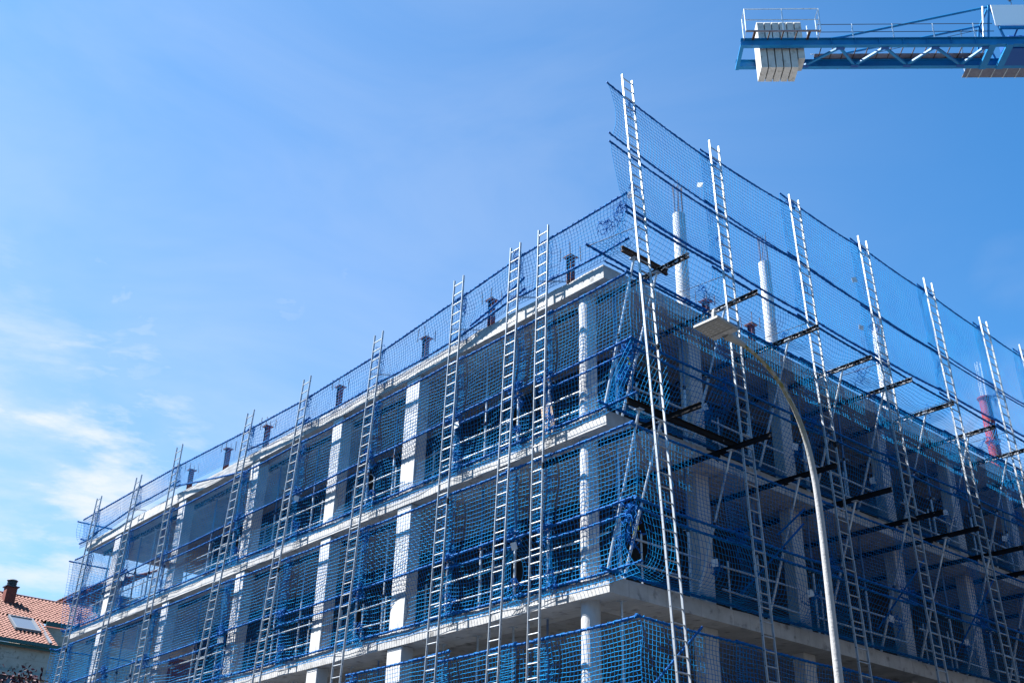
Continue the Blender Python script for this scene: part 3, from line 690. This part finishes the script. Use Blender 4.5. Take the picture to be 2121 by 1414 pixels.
m = MB(); m.path([hc+dl*.15+dw*.10+dn*.02, hc+dl*.15+dw*.10+dn*.09, hc+dl*.15+dw*.10+dn*.13], [.030, .028, .018], 10); m.build('sensor', 'lamp', h_)

# ------------------------------------------------------------------ tower crane
CO = V(-8.1426, 17.4053, 36.0); ca = R(47.1)
K = thing('tower_crane', 'blue tower crane counter jib with white ballast blocks, high at the upper right', 'crane', tuple(CO), rz=ca)
LJ = 14.2; WJ = 1.38      # local: x along the jib away from its tail, y across (away from the street), z up
def kb(name, mb, mtl, parent=K, smooth=False): return mb.build(name, mtl, parent, smooth=smooth)
for k, y in enumerate((0, WJ)):
    m = MB(); m.bar((0, y, .20), (LJ, y, .20), .015, .376); m.bar((0, y, .40), (LJ, y, .40), .20, .02); m.bar((0, y, .0), (LJ, y, .0), .20, .02)
    if k == 0:
        for x in np.arange(4.0, 11, 1.05): m.box((x, -.045, .20), (.02, .07, .36))
    kb('girder', m, 'crane')
m = MB(); m.bar((.04, -.12, .02), (.04, WJ+.12, .02), .16, .10); kb('end_beam', m, 'crane')
zig = [(3.05, WJ-.12), (4.38, .12), (5.3, WJ-.12), (6.35, .12), (7.63, WJ-.12), (8.55, .12), (10.02, WJ-.12), (10.75, .12)]
for a, b in zip(zig[:-1], zig[1:]):
    m = MB(); m.bar((a[0], a[1], .03), (b[0], b[1], .03), .11, .09); kb('diagonal_brace', m, 'crane')
for a in zig:
    m = MB(); m.box((a[0], a[1], -.03), (.34, .16, .018)); kb('gusset', m, 'crane_dark')
m = MB(); m.box((7.3, WJ+.12, .47), (7.6, 1.0, .015)); kb('walkway', m, 'walk')
for x in np.arange(3.7, 11, .52):
    m = MB(); m.bar((x, .1, .44), (x+.0, WJ+.60, .44), .035, .035); kb('walkway_bearer', m, 'rust')
# tie bars rising to the head, crossed props
for y, z1 in ((.12, 2.40), (WJ-.1, 2.35)):
    m = MB(); m.path([(3.5, y, .46), (4.6, y, .66), (11.3, y, z1)], .055, 8); kb('tie_bar', m, 'crane')
m = MB(); m.bar((4.6, .12, .42), (4.62, .12, .62), .06, .06); kb('tie_support', m, 'crane_dark')
m = MB(); m.tube((5.4, WJ-.1, .5), (11.2, WJ-.3, 1.95), .012, 5); kb('cable', m, 'wire')
# far hand rail
for z in (.95, 1.32) :
    m = MB(); m.tube((3.6, WJ+.58, z), (11.2, WJ+.58, z), .018, 6); kb('hand_rail', m, 'galv')
for z in (.80, 1.25):
    m = MB(); m.tube((3.45, -.03, z), (11.2, -.03, z), .016, 6); kb('hand_rail', m, 'wire')
for x in np.arange(3.8, 11.2, 1.9):
    m = MB(); m.tube((x, WJ+.58, .47), (x, WJ+.58, 1.33), .022, 6); kb('hand_rail_post', m, 'galv')
for x in (5.0, 6.78, 8.56, 10.34):
    m = MB(); m.tube((x, -.03, .42), (x, -.03, 1.27), .026, 6); kb('hand_rail_post', m, 'galv')
# outboard cage round the ballast
Cg = [(0.15, -.62), (3.42, -.62)]
for z in (.36, .98, 1.62):
    m = MB(); m.tube((Cg[0][0], -.62, z), (Cg[1][0], -.62, z), .022, 6)
    for x in (Cg[0][0], Cg[1][0]): m.tube((x, -.62, z), (x, .0, z), .018, 6)
    kb('cage_rail', m, 'galv')
for x in (Cg[0][0], 1.80, Cg[1][0]):
    m = MB(); m.tube((x, -.62, .34), (x, -.62, 1.63), .030, 6); kb('cage_post', m, 'galv')
for x in (Cg[0][0], Cg[1][0], 3.0):
    m = MB(); m.tube((x, .0, .42), (x, .0, 1.62 if x != 3.0 else 1.2), .026, 6); kb('cage_post', m, 'galv')
for x in (.55, 1.2, 1.80, 2.4, 2.95):
    m = MB(); m.bar((x, .05, .40), (x, -.60, .34), .05 if x not in (.55, 2.95) else .11, .05, mi=0); kb('cage_bracket', m, 'rust')
m = MB(); m.bar((Cg[0][0], -.60, .335), (Cg[1][0], -.60, .335), .10, .02); kb('kick_board', m, 'walk')
# ballast blocks
for k in range(6):
    x = 1.0+k*.335; top = 1.72; bot = -1.02; m = MB(); wd = .285; y0, y1 = .20, 1.18
    if k == 5: bot = -.52; y1 = 1.05
    if k == 0: pass
    prof = [(y0, bot+.0), (y1, bot+.03), (y1+.02, top-.35), (y1-.12, top), (y0+.10, top), (y0, top-.12), (y0, .9), (y0+.0, .5)]
    vs = [(x-wd/2, a, b) for a, b in prof]+[(x+wd/2, a, b) for a, b in prof]; n = len(prof)
    m.add(vs, [tuple(range(n)), tuple(reversed(range(n, 2*n)))]+[(i, i+n, (i+1) % n+n, (i+1) % n) for i in range(n)])
    o = kb('ballast_block', m, 'ballast')
    if k == 0:
        m = MB()
        for yy in (.35, .95): m.path([(x+.04, yy, bot-.003+(.03 if yy > .5 else .01)), (x+.04, yy, bot+.05)], .03, 10)
        m.build('lifting_hole', 'black', o)
m = MB(); m.box((1.7, .02, 1.0), (.002, .002, .002)); 
# far block step (sunlit shoulder)
# head frame, machinery, white panel
for a, b in (((10.9, 0, .4), (11.25, 0, 2.36)), ((11.25, 0, 2.36), (11.6, 0, .45)), ((10.9, WJ, .4), (11.3, WJ, 2.36)), ((11.3, WJ, 2.36), (11.7, WJ, .45)), ((11.25, 0, 2.36), (11.3, WJ, 2.36)), ((11.05, 0, 1.3), (11.05, WJ, 1.3))):
    m = MB(); m.bar(a, b, .08, .08, V(0, 1, 0)); kb('head_frame', m, 'crane')
for a, b in (((10.7, .0, .42), (10.98, .0, 2.30)), ((10.2, WJ-.1, .42), (10.4, WJ-.1, 2.1))):
    m = MB(); m.path([a, b], .04, 8); kb('head_post', m, 'galv')
m = MB(); m.box((12.75, -.05, 1.72), (2.9, .05, 1.22), ch=.01); kb('sign_panel', m, 'white')
m = MB(); m.bar((11.45, -.08, .95), (14.2, -.08, .95), .10, .12); kb('panel_frame', m, 'crane')
for x in (12.0, 12.6, 13.2):
    m = MB(); m.bar((x, .1, .42), (x+.35, .1, 1.1), .07, .07); m.path([(x, .5, .55), (x+.2, .5, .75), (x+.4, .45, .6)], [.12, .2, .1], 10); kb('winch_gear', m, 'crane_dark')
m = MB(); m.tube((11.9, .35, .6), (13.6, .35, .6), .22, 16); m.box((12.7, .75, .62), (1.8, .5, .4)); kb('winch_drum', m, 'crane_dark')
for x in (11.0, 11.75):
    m = MB(); m.bar((x, -.1, .0), (x+.05, WJ+.1, .0), .30, .12); kb('cross_beam', m, 'crane')
m = MB(); m.box((13.0, .7, -.02), (2.2, 1.1, .06)); kb('slewing_deck', m, 'crane_dark')
# lower far platform
m = MB(); m.box((12.3, WJ+.42, .10), (3.8, .80, .02)); kb('platform', m, 'walk')
for x in np.arange(10.6, 14, .55):
    m = MB(); m.bar((x, WJ+.05, .07), (x, WJ+.82, .07), .03, .03); m.tube((x, WJ+.82, .07), (x, WJ+.82, .75), .02, 6); kb('platform_bearer', m, 'galv')
# anemometer
m = MB(); m.tube((12.25, -.05, 2.33), (12.25, -.05, 2.62), .015, 6); m.path([(12.12, -.05, 2.62), (12.38, -.05, 2.66)], .02, 6); m.path([(12.25, -.18, 2.60), (12.25, .08, 2.68)], .03, 6); kb('anemometer', m, 'darkmetal')
# tower and front jib beyond the frame
m = MB(); bx, by, hw = 15.4, WJ/2, .8
for a in (-hw, hw):
    for b in (-hw, hw): m.bar((bx+a, by+b, -36), (bx+a, by+b, 3.5), .16, .16, V(1, 0, 0))
z = -36
while z < 3:
    for s in (-1, 1):
        m.bar((bx-hw*s, by-hw, z), (bx+hw*s, by-hw, z+1.5), .07, .07); m.bar((bx-hw*s, by+hw, z), (bx+hw*s, by+hw, z+1.5), .07, .07)
        m.bar((bx-hw, by-hw*s, z), (bx-hw, by+hw*s, z+1.5), .07, .07); m.bar((bx+hw, by-hw*s, z), (bx+hw, by+hw*s, z+1.5), .07, .07)
    z += 1.5
kb('mast', m, 'crane')
m = MB()
for y in (0, WJ): m.bar((16.3, y, .2), (48, y, .2), .14, .14)
m.bar((16.3, WJ/2, 1.4), (48, WJ/2, 1.4), .14, .14)
for x in np.arange(16.4, 47, 1.4):
    for y in (0, WJ): m.bar((x, y, .2), (x+.7, WJ/2, 1.4), .06, .06); m.bar((x+.7, WJ/2, 1.4), (x+1.4, y, .2), .06, .06)
kb('front_jib', m, 'crane')

# ------------------------------------------------------------------ neighbouring houses, lower left
def tiled(mb, e0, e1, upv, length, pitch=.24, course=.34):
    """barrel tile surface from the eave line e0-e1 rising along upv"""
    e0, e1, upv = Vector(e0), Vector(e1), Vector(upv).normalized(); al = (e1-e0); W_ = al.length; al.normalize(); nn_ = al.cross(upv)
    if nn_.z < 0: nn_ = -nn_
    nc = int(W_/pitch); nr = int(length/course); K_ = 6; o = len(mb.v); cols = nc*K_+1
    for r_ in range(nr):
        jit = [random.uniform(-.02, .02) for _ in range(nc+1)]; hj = [random.uniform(-.012, .012) for _ in range(nc+1)]
        for e_, zz_ in ((0, .055), (1, .0)):
            for c in range(cols):
                ph = c/K_; k = ph % 1.0; ci = min(int(ph), nc); hgt = max(0, math.sin(math.pi*min(k/.62, 1)))*.085 if k < .62 else -.02
                mb.v.append(tuple(e0 + al*(ph*pitch) + upv*((r_+e_)*course+(jit[ci] if e_ == 0 else .03)) + nn_*(hgt+zz_+hj[ci])))
    for r_ in range(nr*2-1):
        for c in range(cols-1):
            a = o+r_*cols+c; mb.f.append((a, a+1, a+1+cols, a+cols)); mb.m.append(0)
    return mb
sl = R(28); ux = (-math.cos(sl), 0, math.sin(sl))
H = thing('house', 'stone clad house with terracotta tiled roof, skylight and red chimney, lower left', 'house', (-55, 5, 0))
hx, ez = -55.0, 15.15
def hb(name, mb, mtl, parent=H, smooth=False):
    o = mb.build(name, mtl, parent, smooth=smooth); 
    if parent is H: o.location = (55, -5, 0)
    return o
m = MB(); m.box((hx-4.2, -1.5, 7.5), (8.0, 21.0, 15.0)); hb('wall', m, 'stone')
m = MB(); m.box((-62.0, 13.0, 8.6), (5.2, 8.0, 17.3)); hb('wall', m, 'stone')
m = MB(); tiled(m, (hx+.25, -8, ez), (hx+.25, 9.15, ez), ux, 5.0); tiled(m, (hx-4.32, -8, ez+2.36), (hx-4.32, 17, ez+2.36), ux, 4.9)
rf = hb('roof', m, 'tile')
m = MB(); m.add([(hx+.2, -8, ez-.06), (hx+.2, 9.1, ez-.06), (-63.9, 9.1, ez+4.6), (-63.9, -8, ez+4.6)], [(0, 1, 2, 3)]); m.add([(-59.3, 9.1, 17.38), (-59.3, 17, 17.38), (-63.9, 17, 19.70), (-63.9, 9.1, 19.70)], [(0, 1, 2, 3)])
o = m.build('roof_deck', 'brick', rf)
m = MB(); m.path([(-63.75, -8, ez+4.68), (-63.75, 17, ez+4.68)], .14, 8); m.build('ridge', 'tile', rf)
m = MB(); m.bar((hx+.38, -8.2, ez-.02), (hx+.38, 9.2, ez-.02), .18, .20); m.bar((hx+.18, -8.2, ez-.20), (hx+.18, 9.2, ez-.20), .1, .16); hb('gutter', m, 'gutter')
m = MB(); m.bar((-59.15, 9.4, 17.40), (-59.15, 17, 17.40), .18, .26); hb('gutter', m, 'gutter')
m = MB(); m.bar((hx+.1, 8.55, ez+.22), (-58.9, 8.8, ez+2.20), .16, .08); m.build('flashing', 'frame_grey', rf)
# sky light
s0 = V(-57.55, 7.55, ez+1.50); upr = Vector(ux); sn = V(math.sin(sl), 0, math.cos(sl))
m = MB()
for a, b, c_, d_ in ((-.72, -1.15, -.72, 1.15), (.72, -1.15, .72, 1.15)): m.bar(s0+V(0, a, 0)+upr*b+sn*.16, s0+V(0, c_, 0)+upr*d_+sn*.16, .10, .14, sn)
for b in (-1.15, 1.15): m.bar(s0+V(0, -.76, 0)+upr*b+sn*.16, s0+V(0, .76, 0)+upr*b+sn*.16, .10, .145, sn)
sk = m.build('skylight', 'frame_grey', rf)
m = MB(); m.box(s0+sn*.15, (1.34, 2.2, .03), V(0, 1, 0), upr, sn); m.build('pane', 'glass', sk)
m = MB(); m.box((-61.9, 7.55, 18.95), (.66, .66, 1.8)); ch = m.build('chimney', 'brick', rf)
m = MB(); m.box((-61.9, 7.55, 19.88), (.84, .84, .07)); m.path([(-61.9, 7.55, 19.91), (-61.9, 7.55, 20.28)], .26, 16)
for z in (20.0, 20.1, 20.2): m.path([(-61.9, 7.55, z), (-61.9, 7.55, z+.03)], .31, 16)
m.path([(-61.9, 7.55, 20.30), (-61.9, 7.55, 20.36)], [.36, .28], 16); m.build('cowl', 'darkmetal', ch)
m = MB(); m.box((-55.15, -1.5, 12.75), (.16, 17, .9)); wn = hb('window', m, 'darkmetal')
m = MB()
for k in range(7): m.box((-55.06, -7+k*2.4, 12.72), (.02, 1.9, .7))
m.build('pane', 'glass', wn)
m = MB(); m.box((-55.05, -1.5, 13.35), (.34, 21.0, .22)); hb('cornice', m, 'stone')
H2 = thing('house', 'taller red rendered house behind the first, its tiled eave just visible', 'house', (-66, 16, 0))
def h2(name, mb, mtl):
    o = mb.build(name, mtl, H2); o.location = (66, -16, 0); return o
m = MB(); m.box((-67.5, 18, 10.5), (9, 9, 21)); h2('wall', m, 'brick')
m = MB(); tiled(m, (-72.0, 13.0, 21.15), (-62.8, 13.0, 21.15), (0, math.cos(R(24)), math.sin(R(24))), 5.4); h2('roof', m, 'tile')
m = MB(); m.bar((-72, 13.15, 21.05), (-62.8, 13.15, 21.05), .3, .10); h2('fascia', m, 'brick')

# ------------------------------------------------------------------ unseen buildings added behind and beside the viewpoint to cut sky light
for nm, c_, sz, face in (('unseen windowed brown building added to cut sky light, across the road behind the viewpoint', (-18, -31, 8), (110, 12, 16), 0), ('unseen windowed brown building added to cut sky light, across the side street on the right', (22.5, 24, 9), (12, 52, 18), 1)):
    T = thing('sky_blocker', nm, 'building', (c_[0], c_[1], 0))
    m = MB(); m.box((0, 0, sz[2]/2), sz, ch=.05); m.build('wall', 'sky_blocker_wall', T)
    m = MB(); m.box((0, 0, sz[2]+.15), (sz[0]+.6, sz[1]+.6, .3)); m.build('roof', 'darkmetal', T)
    ln = sz[0] if face == 0 else sz[1]
    for z in np.arange(1.6, sz[2]-1, 3.2):
        m = MB()
        for k in np.arange(-ln/2+2, ln/2-1, 3.0):
            if face == 0: m.box((k, sz[1]/2+.01, z+.8), (1.3, .06, 1.7))
            else: m.box((-sz[0]/2-.01, k, z+.8), (.06, 1.3, 1.7))
        m.build('window_row', 'glass', T)

# ------------------------------------------------------------------ purple leaved tree
T = thing('plum_tree', 'small purple leaved tree by the street, only its crown top showing lower left', 'tree', (-11.0, -5.9, .12))
m = MB(); m.path([(0, 0, 0), (.03, .02, 1.2), (-.02, .05, 2.4), (0, 0, 3.6), (.05, .0, 5.4)], [.10, .085, .07, .045, .015], 10); m.build('trunk', 'bark', T, smooth=True)
m = MB(); tips = []
for k in range(34):
    a = random.uniform(0, 6.28); z0 = random.uniform(2.9, 5.0); p = V(0, 0, z0); ln = random.uniform(.7, 1.25); el = random.uniform(.35, 1.25)
    d = V(math.cos(a)*math.cos(el), math.sin(a)*math.cos(el), math.sin(el)); pp = [p]
    for s in range(4):
        d = (d+V(random.gauss(0, .2), random.gauss(0, .2), .12)).normalized(); p = p+d*ln/4; pp.append(p)
    m.path(pp, [.022, .017, .012, .008, .004], 5); tips += pp[1:]
m.build('branch', 'bark', T)
m = MB()
for q in tips:
    for _ in range(46):
        c = q+V(random.gauss(0, .16), random.gauss(0, .16), random.gauss(0, .13)); 
        if c.z > 5.9+.25*random.random(): continue
        a = V(random.gauss(0, 1), random.gauss(0, 1), random.gauss(-.3, .7)).normalized(); b = a.orthogonal().normalized(); b = (b*math.cos(q.x*40+_)+a.cross(b)*math.sin(q.x*40+_))
        l_ = random.uniform(.04, .068); w_ = l_*.55; nrm = a.cross(b)*.012
        m.add([c-a*l_, c+b*w_*.8-a*l_*.2+nrm, c+b*w_*.5+a*l_*.6+nrm, c+a*l_, c-b*w_*.5+a*l_*.6+nrm, c-b*w_*.8-a*l_*.2+nrm], [(0, 1, 2, 3), (0, 3, 4, 5)])
m.build('crown', 'leaf', T)
